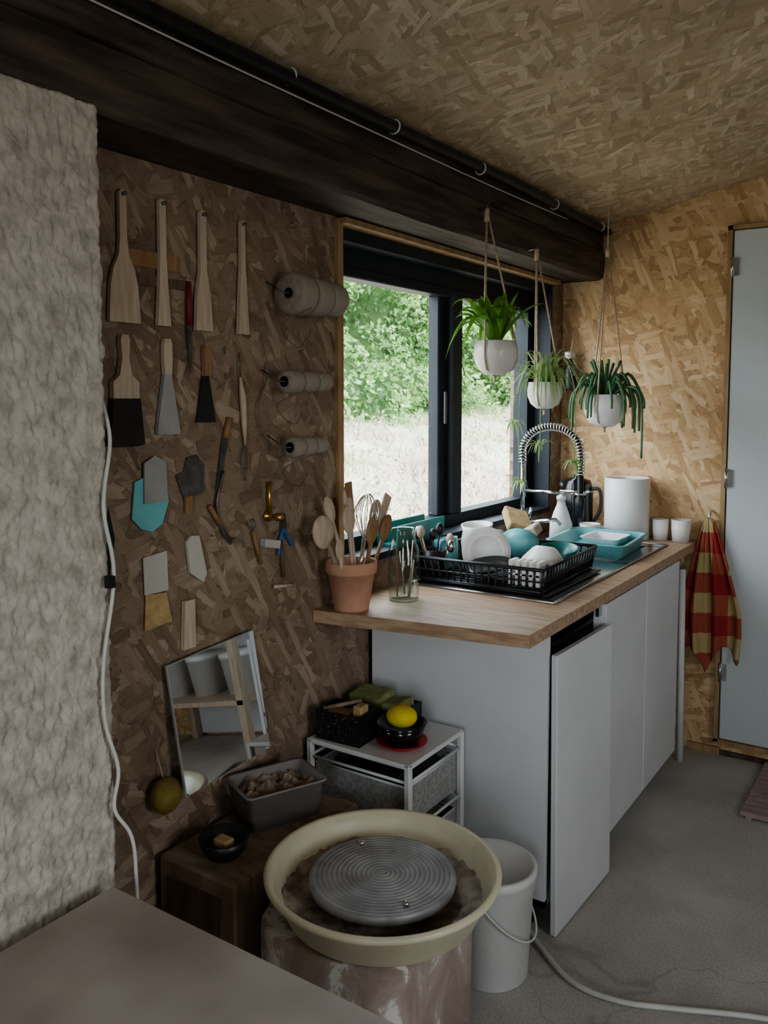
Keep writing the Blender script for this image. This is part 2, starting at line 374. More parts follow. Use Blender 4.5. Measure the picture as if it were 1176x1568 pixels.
for a,c in (((XR+.03,RY0,.9),(XR+.09,RY1,.96)),((XR+.03,RY0,1.94),(XR+.09,RY1,2.0)),((XR+.03,RY0,.9),(XR+.09,RY0+.06,2)),((XR+.03,RY1-.06,.9),(XR+.09,RY1,2))): b.b2(a,c,frame_m)
pane(b,XR+.06,RY0+.05,RY1-.05,.95,1.95); b.done()
b=B('window_3')
for a,c in (((FX0,YF-.09,FZ0),(FX1,YF-.03,FZ0+.06)),((FX0,YF-.09,2.04),(FX1,YF-.03,2.1)),((FX0,YF-.09,FZ0),(FX0+.06,YF-.03,2.1)),((FX1-.06,YF-.09,FZ0),(FX1,YF-.03,2.1))): b.b2(a,c,frame_m)
b.add([(FX0+.05,YF-.06,FZ0+.05),(FX1-.05,YF-.06,FZ0+.05),(FX1-.05,YF-.06,2.05),(FX0+.05,YF-.06,2.05)],[[0,1,2,3]],glass_t); b.done()
# ---------------------------------------------------------------- cabinet + counter
b=B('sink_cabinet'); cx0,cx1,cy0,cy1=XW+.005,-.885,2.13,3.41
b.b2((cx0,cy0,.08),(cx1,cy0+.018,.862),white_paint); b.b2((cx0,cy1-.018,.08),(cx1,cy1,.862),white_paint)
b.b2((cx0,cy0,.08),(cx1,cy1,.098),white_paint); b.b2((cx0,cy0,.08),(cx0+.01,cy1,.862),white_paint)
b.b2((cx1-.02,2.54,.08),(cx1,2.558,.862),white_paint)
b.b2((cx1-.3,cy0+.018,.80),(cx1-.02,2.54,.81),black_pl)  # black sheet added to stand in for shade in the open drawer gap
b.b2((cx1+.0,2.549,.085),(cx1+.018,2.975,.856),white_paint,.002); b.b2((cx1+.0,2.979,.085),(cx1+.018,3.405,.856),white_paint,.002)
b.box((cx1+.004,2.52,.84),(.01,.03,.03),steel)
for y in (cy0+.05,2.75,cy1-.05):
    for x in (cx0+.06,cx1-.07): b.lathe([(0,0),(.02,0),(.016,.01),(.014,.08),(0,.08)],black_pl,TR(x,y,0),12)
b.done()
b=B('loose_cabinet_door')
b.box((0,0,.40),(.018,.405,.795),white_paint,TR(-.853,2.338,.002,-2.0)@Matrix.Rotation(D2(-.6),4,'Y'),.002); b.done()
b=B('countertop'); z0,z1=.865,.9; xf=-.862
def slab(pts,mat): b.prism(pts,z0,z1,mat)
SY0,SY1,SX0,SX1=2.98,3.40,-1.38,-.985
slab([(XW+.002,1.855),(-1.42,1.862),(xf,1.955),(xf,SY0),(XW+.002,SY0)],ctr_m)
slab([(XW+.002,SY0),(SX0,SY0),(SX0,SY1),(XW+.002,SY1)],ctr_m); slab([(SX1,SY0),(xf,SY0),(xf,SY1),(SX1,SY1)],ctr_m)
slab([(XW+.002,SY1),(xf,SY1),(xf,YB-.002),(XW+.002,YB-.002)],ctr_m)
b.done()
b=B('kitchen_sink')
sx0,sx1,sy0,sy1=-1.43,-.935,2.29,3.47
for a,c in (((sx0,sy0,.9),(sx1,SY0+.01,.904)),((sx0,SY0,.9),(SX0+.01,SY1,.904)),((SX1-.01,SY0,.9),(sx1,SY1,.904)),((sx0,SY1-.01,.9),(sx1,sy1,.904))): b.b2(a,c,steel)
for a,c in (((sx0,sy0),(sx1,sy0)),((sx1,sy0),(sx1,sy1)),((sx1,sy1),(sx0,sy1)),((sx0,sy1),(sx0,sy0))): b.tube([(a[0],a[1],.904),(c[0],c[1],.904)],.004,steel,8)
e=.01
b.add([(SX0+e,SY0+e,.903),(SX1-e,SY0+e,.903),(SX1-e,SY1-e,.903),(SX0+e,SY1-e,.903),(SX0+.03,SY0+.03,.74),(SX1-.03,SY0+.03,.74),(SX1-.03,SY1-.03,.74),(SX0+.03,SY1-.03,.74)],
      [[0,1,5,4],[1,2,6,5],[2,3,7,6],[3,0,4,7],[4,5,6,7]],steel)
for i in range(9): b.tube([(sx0+.05,sy0+.08+i*.055,.905),(sx1-.05,sy0+.08+i*.055,.905)],.003,steel,6)
b.done()
b=B('drying_mat'); b.box((-1.19,2.56,.911),(.44,.46,.006),black_pl,None,.002); b.done()
b=B('dish_rack'); M=TR(-1.215,2.555,.914,2)
w,l,h=.43,.47,.075
for z,e in ((.006,0),(h,.012),(h*.5,.006)):
    X0,Y0=w/2+e,l/2+e
    for a,c in (((-X0,-Y0),(X0,-Y0)),((X0,-Y0),(X0,Y0)),((X0,Y0),(-X0,Y0)),((-X0,Y0),(-X0,-Y0))):
        b.tube([(a[0],a[1],z),(c[0],c[1],z)],.0055 if z!=h*.5 else .003,black_pl,6,M)
k=18
for i in range(k+1):
    u=-1+2*i/k
    for sg in (-1,1):
        b.tube([(u*w/2,sg*l/2,.006),(u*(w/2+.01),sg*(l/2+.012),h)],.0035,black_pl,5,M)
        b.tube([(sg*w/2,u*l/2,.006),(sg*(w/2+.012),u*(l/2+.01),h)],.0035,black_pl,5,M)
for i in range(16):
    y=-l/2+l*i/15; b.tube([(-w/2,y,.006),(w/2,y,.006)],.003,black_pl,5,M)
for i in range(9):
    b.tube([(-.06,-l/2+.04+i*.045,.006),(-.06,-l/2+.04+i*.045,.06)],.003,black_pl,5,M)
b.done()
def place(name,fn):
    b=B(name); fn(b); b.done()
place('white_pitcher',lambda b:(b.lathe([(0,0),(.04,0),(.055,.03),(.058,.08),(.05,.12),(.055,.14),(.051,.14),(.046,.12),(.053,.08),(.05,.03),(0,.006)],ceramic,TR(-1.34,2.60,.925,0,6)),b.tube(cr([(.05,0,.11),(.09,0,.105),(.095,0,.06),(.053,0,.035)]),.006,ceramic,8,TR(-1.34,2.60,.925,60,6))))
place('teal_trough',lambda b:b.prism([(-.04,0),(.04,0),(.045,.07),(.038,.07),(.034,.008),(-.034,.008),(-.038,.07),(-.045,.07)],-.15,.15,turq_dk,TR(-1.515,2.44,1.013)@Matrix.Rotation(D2(90),4,'X')))
place('turquoise_bowl',lambda b:cup(b,.03,.07,.055,turq,TR(-1.21,2.64,.965,200,55),.004))
place('turquoise_jug',lambda b:(cup(b,.035,.045,.10,turq,TR(-1.40,2.49,.925,0,0,-8),.003),b.tube(cr([(.04,0,.09),(.085,0,.085),(.08,0,.04),(.038,0,.02)]),.006,turq,8,TR(-1.40,2.49,.925,-80,0,-8))))
place('white_plate',lambda b:b.lathe([(0,0),(.05,0),(.08,.012),(.08,.016),(.05,.005),(0,.005)],ceramic,TR(-1.25,2.48,.995,25,80)))
place('teal_bowl',lambda b:cup(b,.03,.07,.05,turq_dk,TR(-1.10,2.73,.935,0,10),.004))
place('wooden_board',lambda b:(b.box((0,0,0),(.09,.13,.035),sponge,TR(-1.27,2.76,1.06,35,22,18),.005),b.box((0,0,0),(.05,.09,.035),wood_lt,TR(-1.20,2.73,1.035,10,5,-20),.004)))
place('white_bowl',lambda b:b.lathe([(0,.062),(.03,.062),(.04,.055),(.07,.02),(.078,0),(.074,0),(.066,.02),(.036,.051),(0,.056)],ceramic,TR(-1.08,2.55,.955,0,-14)))
place('black_plate',lambda b:b.lathe([(0,0),(.045,0),(.075,.014),(.075,.018),(.045,.005),(0,.005)],black_glossy,TR(-1.20,2.40,.955,-20,12)))
place('cutlery_cup',lambda b:(b.box((0,0,.035),(.10,.05,.006),ceramic,TR(-1.06,2.38,.925)),[b.box((x,0,.04),(.012,.05,.075),ceramic,TR(-1.06,2.38,.925)) for x in (-.045,-.022,0,.022,.045)]))
def forks(b):
    cup(b,.032,.04,.08,black_pl,TR(-1.385,2.375,.925),.003)
    for i in range(6):
        a=i*1.1; x,y=-1.385,2.375; p0=V((x+.015*math.cos(a),y+.015*math.sin(a),.935)); p1=V((x+.06*math.cos(a),y+.06*math.sin(a),1.02+.012*i))
        b.tube([p0,p1],.003,[steel,wood_lt,black_pl][i%3],6); b.sphere(p1,.014,[steel,wood_lt,black_pl][i%3],None,(1,1,1.5),10,6)
place('utensil_cup',forks)
b=B('kitchen_faucet'); fx,fy=-1.405,3.10
M=TR(fx,fy,.904)
b.lathe([(0,0),(.028,0),(.028,.012),(.02,.02),(.018,.11),(.02,.115),(.02,.14),(0,.14)],chrome,M,20)
b.tube([(fx,fy,1.03),(fx,fy,1.26)],.009,chrome,10)
arc=[(fx,fy,1.24),(fx,fy,1.30)]+[(fx+.115-.115*math.cos(a),fy+.01,1.30+.085*math.sin(a)) for a in [math.pi*k/10 for k in range(1,10)]]+[(fx+.235,fy+.01,1.28),(fx+.235,fy+.01,1.2)]
arc=cr(arc,6)
b.tube(arc,.008,black_pl,8)
acc=0; hel=[]
for i in range(len(arc)-1):
    a,c=arc[i],arc[i+1]; d=c-a; L=d.length
    if L<1e-6: continue
    d.normalize(); side=V((0,1,0)); up=d.cross(side)
    for k in range(10):
        tt=k/10; ph=(acc+L*tt)/.012*2*math.pi; hel.append(a+d*L*tt+(side*math.cos(ph)+up*math.sin(ph))*.014)
    acc+=L
b.tube(hel,.003,chrome,5)
b.tube([(fx+.235,fy+.01,1.2),(fx+.235,fy+.01,1.12),(fx+.235,fy+.01,1.11),(fx+.235,fy+.01,1.04)],[.012,.012,.019,.016],black_pl,12)
b.tube([(fx,fy,1.13),(fx+.235,fy+.01,1.13)],.006,chrome,8)
b.tube([(fx+.235+.02*math.cos(a),fy+.01+.02*math.sin(a),1.13) for a in [k*math.pi/6 for k in range(12)]],.004,chrome,6,None,True)
b.tube([(fx,fy,.985),(fx+.09,fy-.07,.985)],.012,chrome,10); b.tube([(fx+.03,fy-.02,.99),(fx+.06,fy-.05,1.07)],.006,chrome,8)
b.tube([(fx+.012,fy,1.0),(fx+.13,fy+.03,1.02),(fx+.15,fy+.03,1.0)],.008,chrome,8)
b.done()
b=B('soap_dispenser'); M=TR(-1.33,3.32,.906)
b.lathe([(0,0),(.045,0),(.048,.01),(.046,.07),(.03,.12),(.018,.15),(.016,.17),(.02,.17),(.02,.185),(.007,.19),(.007,.21),(0,.21)],white_pl,M,24)
b.tube([(0,0,.205),(.045,-.01,.2)],.006,white_pl,8,M); b.done()
b=B('thermos_jug'); M=TR(-1.34,3.53,.9)
b.lathe([(0,0),(.066,0),(.068,.01),(.066,.2),(.06,.225),(.055,.24),(.02,.25),(.02,.262),(0,.262)],black_glossy,M,28)
b.tube(cr([(.06,0,.205),(.100,0,.2),(.103,0,.12),(.066,0,.05)]),.008,black_pl,8,M)
b.tube([(-.05,0,.2),(-.08,0,.225)],[.02,.012],black_pl,8,M); b.lathe([(.0675,.19),(.0695,.195),(.0675,.2)],steel,M,28); b.done()
b=B('paper_towel_roll'); M=TR(-1.135,3.57,.9); b.lathe([(0,.0),(.092,0),(.094,.003),(.094,.255),(.09,.26),(.088,.257),(.022,.257),(.02,.25),(.02,.02),(0,.02)],white_pl,M,40); b.done()
def mug(nm,x,y,r,h,mat,rz=0,handle=True):
    b=B(nm); M=TR(x,y,.9,rz); cup(b,r*.85,r,h,mat,M,.004)
    if handle: b.tube(cr([(r-.004,0,h*.8),(r+.022,0,h*.75),(r+.024,0,h*.35),(r*.93,0,h*.2)]),.005,mat,8,M)
    b.done()
mug('coffee_mug',-1.245,3.43,.043,.07,ceramic,15); mug('ceramic_tumbler',-1.0,3.60,.034,.088,ceramic,0,False); mug('ceramic_tumbler',-.915,3.60,.040,.092,ceramic,0,False)
def rr(hx,hy,r,z,n=6):
    o=[]
    for cx,cy,a0 in ((hx-r,hy-r,0),(-hx+r,hy-r,90),(-hx+r,-hy+r,180),(hx-r,-hy+r,270)):
        for k in range(n+1):
            a=D2(a0+90*k/n); o.append((cx+r*math.cos(a),cy+r*math.sin(a),z))
    return o
def loftrr(b,levels,mat,M):
    rings=[rr(*l) for l in levels]; n=len(rings[0]); vs=sum(rings,[]); fs=[]
    for i in range(len(rings)-1):
        for k in range(n): k2=(k+1)%n; fs.append([i*n+k,i*n+k2,(i+1)*n+k2,(i+1)*n+k])
    fs.append(list(range(n))[::-1]); fs.append([(len(rings)-1)*n+k for k in range(n)])
    b.add(vs,fs,mat,M,True)
b=B('washing_up_basin'); M=TR(-1.125,3.19,.908,4)
loftrr(b,[(.13,.17,.03,0),(.145,.185,.035,.045),(.155,.195,.04,.048),(.155,.195,.04,.053),(.14,.18,.035,.05),(.125,.165,.03,.008)],turq,M); b.done()
b=B('plastic_colander'); loftrr(b,[(.06,.08,.02,0),(.075,.095,.025,.03),(.08,.1,.028,.033),(.07,.09,.02,.03),(.06,.08,.02,.005)],white_pl,TR(-1.12,3.27,.92)); b.done()
b=B('utensil_pot'); M=TR(-1.395,1.925,.9)
b.lathe([(0,0),(.048,0),(.05,.004),(.066,.105),(.07,.105),(.073,.11),(.074,.137),(.071,.14),(.065,.137),(.062,.1),(.045,.01),(0,.01)],terracotta,M,36)
def spoon(b,p0,p1,br,mat,flat=.35,long_=1.5):
    p0=V(p0);p1=V(p1); b.tube([p0,p0.lerp(p1,.5),p1],[.006,.0055,.006],mat,8,M)
    d=(p1-p0).normalized(); q=V((0,0,1)).rotation_difference(d).to_matrix().to_4x4()
    b.sphere((0,0,0),br,mat,M@Matrix.Translation(p1+d*br*.8)@q,(flat,1,long_),16,10)
spoon(b,(0,0,.02),(-.015,-.09,.20),.045,wood_lt,.25,1.05)
spoon(b,(.0,.01,.02),(-.03,-.055,.27),.022,wood_lt,.35,1.8)
spoon(b,(.01,.0,.02),(.0,-.01,.235),.028,wood_lt,.3,1.5)
spoon(b,(.01,.02,.02),(-.02,.015,.29),.022,wood_lt,.3,2)
spoon(b,(.02,.02,.02),(.02,.085,.24),.028,wood_lt,.3,1.6)
spoon(b,(.02,.02,.02),(.03,.055,.2),.028,wood_md,.3,1.6)
spoon(b,(.02,.03,.02),(.03,.12,.20),.026,wood_md,.3,1.6)
spoon(b,(.0,-.03,.02),(.02,-.08,.17),.018,wood_lt,.3,1.8)
b.box((0,0,0),(.007,.035,.12),wood_lt,M@Matrix.Translation((.02,.13,.26))@Matrix.Rotation(D2(-30),4,'X'),.002); b.tube([(0,.02,.02),(.015,.1,.22)],.005,wood_lt,8,M)
b.box((0,0,0),(.007,.03,.1),wood_md,M@Matrix.Translation((-.02,.02,.31))@Matrix.Rotation(D2(8),4,'X'),.002)
w0=V((.01,.05,.2))
for i in range(7):
    a=i*math.pi/7; c,s=math.cos(a),math.sin(a)
    b.tube(cr([w0+V((.006*c,.006*s,0)),w0+V((.036*c,.036*s+.01,.07)),w0+V((0,.018,.125)),w0+V((-.036*c,-.036*s+.01,.07)),w0+V((-.006*c,-.006*s,0))],5),.0013,chrome,5,M)
b.tube([(0,.03,.05),w0],.006,chrome,8,M)
b.done()
b=B('glass_jar'); M=TR(-1.33,2.10,.9)
b.lathe([(0,0),(.044,0),(.046,.006),(.046,.15),(.036,.175),(.034,.21),(.037,.213),(.037,.205),(.032,.2),(.033,.175),(.043,.15),(.043,.008),(0,.008)],jar_gl,M,32)
for i in range(4): b.tube([(.02*math.cos(i*2),.02*math.sin(i*2),.012),(.03*math.cos(i*2+.5),.03*math.sin(i*2+.5),.12+.02*i)],.003,[wood_lt,steel,wood_md,steel][i],6,M)
b.done()
# ---------------------------------------------------------------- hanging planters
def planter(b,c,r,top,mat=ceramic):
    c=V(c); M=Matrix.Translation(c)
    prof=[(0,-r*.85),(r*.45,-r*.83),(r*.8,-r*.55),(r*.98,-r*.1),(r,r*.25),(r*.93,r*.72),(r*.88,r*.72),(r*.92,r*.25)]
    b.lathe(prof,mat,M,32); b.lathe([(0,r*.6),(r*.9,r*.6)],soil,M,32)
    top=V(top)
    for k in range(3):
        a=k*2*math.pi/3+.5; rim=c+V((r*1.01*math.cos(a),r*1.01*math.sin(a),r*.3)); bot=c+V((0,0,-r*.88))
        b.tube([bot,c+V((r*.82*math.cos(a),r*.82*math.sin(a),-r*.58)),c+V((r*1.0*math.cos(a),r*1.0*math.sin(a),-r*.1)),rim,top],.0032,rope,6)
    b.tube([bot,bot-V((0,0,.02))],[.005,.006],rope,8)
    b.tube([top+V((0,0,-.04)),top],.009,rope,8)
def arcleaf(b,c,a,L,rise,drop,w,mat,n=9):
    c=V(c); d=V((math.cos(a),math.sin(a),0)); pts=[];ws=[]
    for i in range(n):
        t=i/(n-1); pts.append(c+d*L*t+V((0,0,rise*4*t*(1-t)*.8-drop*t*t))); ws.append(w*(math.sin(math.pi*min(1,(t*.92+.08)))**.7)*(1-.2*t)+.0005)
    b.ribbon(pts,ws,mat)
R=random.Random(3)
b=B('hanging_pothos'); c=V((-1.235,2.50,1.63)); planter(b,c,.070,(-1.262,2.485,2.10))
b.tube([(-1.30,2.485,2.10),(-1.262,2.485,2.10),(-1.258,2.485,2.12)],.004,metal_dk,6)
for i in range(30):
    a=R.uniform(0,6.28); toward=math.cos(a+.98)  # leaves facing the room stay upright, side leaves droop
    side=abs(math.sin(a+.98)); dr=R.uniform(-.12,-.02) if toward>.2 else R.uniform(-.10,.08)
    arcleaf(b,c+V((.02*math.cos(a),.02*math.sin(a),.05)),a,R.uniform(.06,.10)+.06*side*R.random(),R.uniform(.05,.12),dr,R.uniform(.014,.024),leaf_a)
for i in range(12):
    a=R.uniform(0,6.28); arcleaf(b,c+V((0,0,.05)),a,R.uniform(.03,.08),.05,-R.uniform(.08,.16),R.uniform(.012,.020),leaf_a)
b.done()
b=B('hanging_spider_plant'); c=V((-1.235,2.905,1.51)); planter(b,c,.062,(-1.262,2.88,2.03))
b.tube([(-1.30,2.88,2.03),(-1.262,2.88,2.03),(-1.258,2.88,2.05)],.004,metal_dk,6)
for i in range(60):
    a=R.uniform(0,6.28); arcleaf(b,c+V((.015*math.cos(a),.015*math.sin(a),.035)),a,R.uniform(.06,.16),R.uniform(.05,.15),R.uniform(-.08,.10),.0045,leaf_b)
for k in range(4):
    a=[3.6,5.0,.3,4.2][k]; d=V((math.cos(a),math.sin(a),0)); e=c+d*.11+V((0,0,-.12-.07*k))
    b.tube(cr([c+V((0,0,.04)),c+d*.08+V((0,0,.06)),c+d*.11+V((0,0,-.03)),e]),.0016,leaf_b,5)
    for i in range(14): q=R.uniform(0,6.28); arcleaf(b,e,q,R.uniform(.03,.07),.03,R.uniform(-.02,.05),.0035,leaf_b)
b.done()
b=B('hanging_trailing_cactus'); c=V((-1.174,3.38,1.45)); planter(b,c,.084,(-1.174,3.38,2.1))
b.tube([(-1.174,3.38,2.09),(-1.174,3.38,zc(-1.174)-.001)],.002,cord,6)
for i in range(26):
    a=R.uniform(0,6.28); d=V((math.cos(a),math.sin(a),0)); L=R.uniform(.09,.15); dr=R.uniform(.0,.13) if abs(math.sin(a+.98))>.45 else R.uniform(-.03,.03)
    if i==0: a=-.3; d=V((.95,-.3,0)); L=.17; dr=.22
    P=cr([c+d*.03+V((0,0,.05)),c+d*(L*.6)+V((0,0,.12+R.uniform(-.03,.03))),c+d*L+V((0,0,.05)),c+d*(L*1.05)+V((0,0,.03-dr))],5)
    b.tube(P,[.008*(1-.5*i/len(P)) for i in range(len(P))],leaf_c,6)
for i in range(12):
    a=R.uniform(0,6.28); b.tube(cr([c+V((0,0,.05)),c+V((.03*math.cos(a),.03*math.sin(a),.13)),c+V((.06*math.cos(a),.06*math.sin(a),.17+R.uniform(0,.05)))],4),.006,leaf_c,6)
b.done()
b=B('hanging_spray_bottle'); M=TR(-1.42,3.63,1.53)
b.lathe([(0,0),(.03,0),(.033,.01),(.033,.09),(.014,.12),(.014,.14),(0,.14)],black_pl,M,16); b.box((0,-.01,.155),(.03,.06,.03),white_pl,M,.004); b.tube([(0,0,.16),(0,.03,.27)],.002,cord,5,M); b.done()
# ---------------------------------------------------------------- wall tools
def tool(nm,fn):
    b=B(nm); fn(b); b.done()
def paddle(nm,y,z,prof,mat=wood_lt,th=.01,rot=0):
    tool(nm,lambda b:(b.prism(sym(prof),.006,.006+th,mat,WM(y,z,0,rot)),b.lathe([(0,0),(.003,0),(.003,.022),(.005,.022),(.005,.024),(0,.024)],metal_dk,WM(y,z-.01,0),8)))
paddle('wooden_throwing_paddle',1.208,1.935,[(.004,.0),(.009,-.006),(.009,-.1),(.013,-.135),(.028,-.165),(.036,-.2),(.041,-.277)])
paddle('wooden_stirring_stick',1.316,1.935,[(.005,0),(.009,-.004),(.009,-.13),(.013,-.2),(.019,-.277)])
paddle('wooden_paddle',1.438,1.932,[(.006,0),(.009,-.005),(.010,-.14),(.017,-.17),(.022,-.2),(.027,-.277)])
paddle('wooden_modelling_tool',1.572,1.932,[(.004,0),(.007,-.005),(.008,-.12),(.010,-.135),(.014,-.2),(.019,-.277)])
tool('tool_rail',lambda b:(b.box((0,0,.0025),(.15,.035,.005),wood_md,WM(1.30,1.80)),b.box((0,0,.0025),(.17,.022,.005),wood_dk,WM(1.31,1.755))))
def brush1(b):
    M=WM(1.205,1.632,0); b.prism(sym([(.008,0),(.012,-.01),(.009,-.05),(.016,-.085),(.034,-.1),(.034,-.135)]),.004,.018,wood_lt,M)
    b.prism(sym([(.036,-.135),(.04,-.18),(.046,-.235),(.03,-.238)]),.003,.02,black_pl,M)
tool('paint_brush',brush1)
tool('fan_brush',lambda b:(b.prism(sym([(.008,0),(.012,-.012),(.012,-.05),(.009,-.08)]),.004,.016,wood_lt,WM(1.325,1.63)),b.prism(sym([(.010,-.08),(.034,-.21),(.03,-.214)]),.004,.014,paper,WM(1.325,1.63))))
tool('scraper_knife',lambda b:(b.prism(sym([(.007,0),(.010,-.01),(.009,-.07)]),.004,.016,wood_md,WM(1.447,1.62)),b.prism(sym([(.011,-.07),(.032,-.18)]),.004,.007,black_pl,WM(1.447,1.62))))
tool('needle_tool',lambda b:(b.tube([(0,.0,.01),(.004,-.06,.01)],.002,metal_dk,6,WM(1.558,1.61)),b.tube([(.004,-.06,.01),(.012,-.11,.01),(.016,-.18,.01),(.018,-.23,.01)],[.003,.009,.007,.002],wood_lt,8,WM(1.558,1.61)),b.tube(cr([(.018,-.23,.01),(.008,-.27,.01),(.018,-.32,.01),(.03,-.27,.01),(.018,-.23,.01)]),.0014,metal_dk,5,WM(1.558,1.61))))
tool('red_handled_knife',lambda b:(b.tube([(0,0,.01),(0,-.1,.01)],[.006,.008],red_dk,8,WM(1.395,1.765)),b.prism([(-.008,-.1),(.008,-.1),(.006,-.19),(0,-.21)],.008,.011,metal_dk,WM(1.395,1.765))))
tool('turquoise_scraper',lambda b:b.prism([(-.045,0),(-.01,.012),(.042,.01),(.05,-.05),(.03,-.1),(.0,-.115),(-.03,-.105),(-.055,-.08)],.003,.008,turq,WM(1.275,1.315)))
tool('grey_scraper_card',lambda b:b.prism([(-.03,.02),(.0,.035),(.032,.02),(.035,-.07),(-.032,-.07)],.009,.013,paper,WM(1.283,1.335)))
tool('steel_rib',lambda b:(b.prism([(-.045,-.01),(-.02,.0),(-.01,.03),(.02,.035),(.045,.01),(.04,-.055),(-.02,-.07)],.003,.006,metal_dk,WM(1.395,1.33)),b.prism([(-.02,-.06),(.0,-.06),(.0,-.1),(-.02,-.1)],.004,.01,wood_md,WM(1.395,1.33))))
tool('paper_tag',lambda b:(b.prism([(-.035,0),(.033,.006),(.036,-.085),(-.033,-.085)],.003,.006,tag_w,WM(1.285,1.145)),b.prism([(-.03,-.085),(.03,-.09),(.045,-.16),(-.035,-.165)],.003,.006,sponge,WM(1.285,1.145))))
tool('wooden_rib',lambda b:b.prism([(-.03,.045),(-.015,.058),(.01,.055),(.033,-.04),(.02,-.058),(-.02,-.03)],.003,.011,tag_w,WM(1.405,1.118)))
tool('wood_offcut',lambda b:b.prism([(-.012,.06),(.02,.06),(.02,-.055),(-.018,-.055)],.003,.014,wood_lt,WM(1.375,.965)))
tool('steel_bow_cutter',lambda b:b.tube(cr([(-.02,.08,.01),(-.045,0,.01),(-.02,-.08,.01),(.01,-.09,.01)]),.003,metal_dk,6,WM(1.52,1.24)))
tool('hand_saw',lambda b:(b.prism([(0,0),(.02,-.005),(-.02,-.17),(-.03,-.165)],.004,.006,metal_dk,WM(1.50,1.40)),b.tube([(0,0,.008),(.015,.05,.008)],.008,wood_md,8,WM(1.51,1.40))))
tool('palette_knife',lambda b:(b.tube([(0,0,.01),(.035,-.05,.01)],.006,wood_md,8,WM(1.45,1.24)),b.prism([(.03,-.05),(.04,-.045),(.08,-.1),(.07,-.105)],.008,.01,metal_dk,WM(1.45,1.24))))
tool('brass_hook',lambda b:(b.lathe([(0,0),(.014,0),(.014,.006),(.006,.01),(.005,.03),(.011,.035),(.011,.05),(0,.055)],brass,WM(1.665,1.19),16),b.tube([(0,.01,.01),(.0,.09,.01)],.006,brass,8,WM(1.665,1.19))))
tool('blue_pliers',lambda b:(b.tube(cr([(0,0,.01),(-.015,-.03,.01),(-.02,-.07,.01)]),.005,blue_m,8,WM(1.72,1.15)),b.tube(cr([(0,0,.01),(.02,-.03,.01),(.035,-.05,.01)]),.005,blue_m,8,WM(1.72,1.15)),b.prism([(-.008,0),(.008,0),(.004,.04),(-.004,.04)],.006,.014,metal_dk,WM(1.72,1.15))))
tool('wooden_peg_block',lambda b:b.box((0,0,.012),(.06,.022,.022),tag_w,WM(1.665,1.118,0,-12),.002))
tool('trimming_tool',lambda b:(b.tube([(0,0,.01),(.03,-.09,.01)],.005,wood_md,8,WM(1.60,1.16)),b.tube(cr([(0,0,.01),(-.012,.02,.01),(0,.03,.01),(.01,.015,.01),(0,0,.01)]),.0015,metal_dk,5,WM(1.60,1.16))))
tool('trimming_tool',lambda b:(b.tube([(0,0,.01),(.008,-.1,.01)],.005,wood_dk,8,WM(1.71,1.12)),b.tube([(-.03,-.12,.01),(.05,-.13,.01)],.005,wood_lt,8,WM(1.71,1.12))))
tool('wire_cutter',lambda b:b.tube(cr([(0,0,.01),(.02,-.1,.012),(-.02,-.2,.01),(.03,-.3,.012)]),.0015,metal_dk,5,WM(1.64,1.66)))
tool('black_tongs',lambda b:(b.prism([(-.02,.06),(.01,.07),(.025,0),(.01,-.08),(-.015,-.06)],.003,.012,black_pl,WM(1.145,1.2))))
tool('hanging_plate',lambda b:b.lathe([(0,0),(.04,.0),(.066,.012),(.066,.016),(.04,.006),(0,.006)],ceramic,WM(1.083,1.75,.004),32))
tool('bath_sponge',lambda b:(b.sphere((0,0,.035),.038,olive,WM(1.275,.60),(1,1.1,.85)),b.tube([(0,.03,.03),(0,.10,.004)],.0012,rope,5,WM(1.275,.60))))
for z,r,y0,y1 in ((1.765,.055,1.69,1.90),(1.54,.031,1.67,1.85),(1.37,.028,1.69,1.83)):
    b=B('twine_spool'); M=TR(-1.42,y0,z)@Matrix.Rotation(D2(-90),4,'X'); L=y1-y0
    for si,(k0_,rm) in enumerate(((0,1.0),(.35,.93),(.69,.82))):
        a0=L*k0_; a1=a0+L*.31; rs=r*rm
        b.lathe([(.014,a0),(rs*.82,a0),(rs*.97,a0+.006),(rs,a0+L*.08),(rs*.98,a0+L*.16),(rs,a0+L*.24),(rs*.95,a1-.005),(rs*.8,a1),(.014,a1)],spool_m,M,28)
    b.lathe([(.014,-.001),(.014,L),(0,L)],black_pl,M,16)
    b.tube([(-1.478,y0-.02,z+.03),(-1.42,y0-.02,z),(-1.42,y1+.01,z),(-1.478,y1+.015,z+.02)],.002,metal_dk,6)
    b.tube(cr([(-1.37,y0+.03,z-r*.7),(-1.42,y0-.03,z-r-.03),(-1.44,y0+.06,z-r-.08),(-1.46,y0+.12,z-r-.05)]),.0010,metal_dk,5)
    b.done()
b=B('power_cable'); b.tube(cr([(-1.33,1.035,1.50),(-1.30,1.03,1.42),(-1.285,1.0,1.3),(-1.283,1.018,1.17),(-1.283,.99,1.01),(-1.283,.99,.9),(-1.28,1.015,.8),(-1.275,1.0,.73),(-1.265,1.03,.665),(-1.26,1.035,.57),(-1.25,1.03,.3),(-1.25,1.03,.01)]),.0038,cord,8)
b.box((-1.278,1.005,1.16),(.014,.014,.022),black_pl); b.done()
b=B('wall_mirror')
M=Matrix.Translation((-1.445,1.452,.745))@Matrix.Rotation(D2(3.5),4,'X')@Matrix.Rotation(D2(-7),4,'Y')
b.box((0,0,0),(.006,.29,.31),paper,M); b.box((.0036,0,0),(.001,.286,.306),mir,M); b.done()
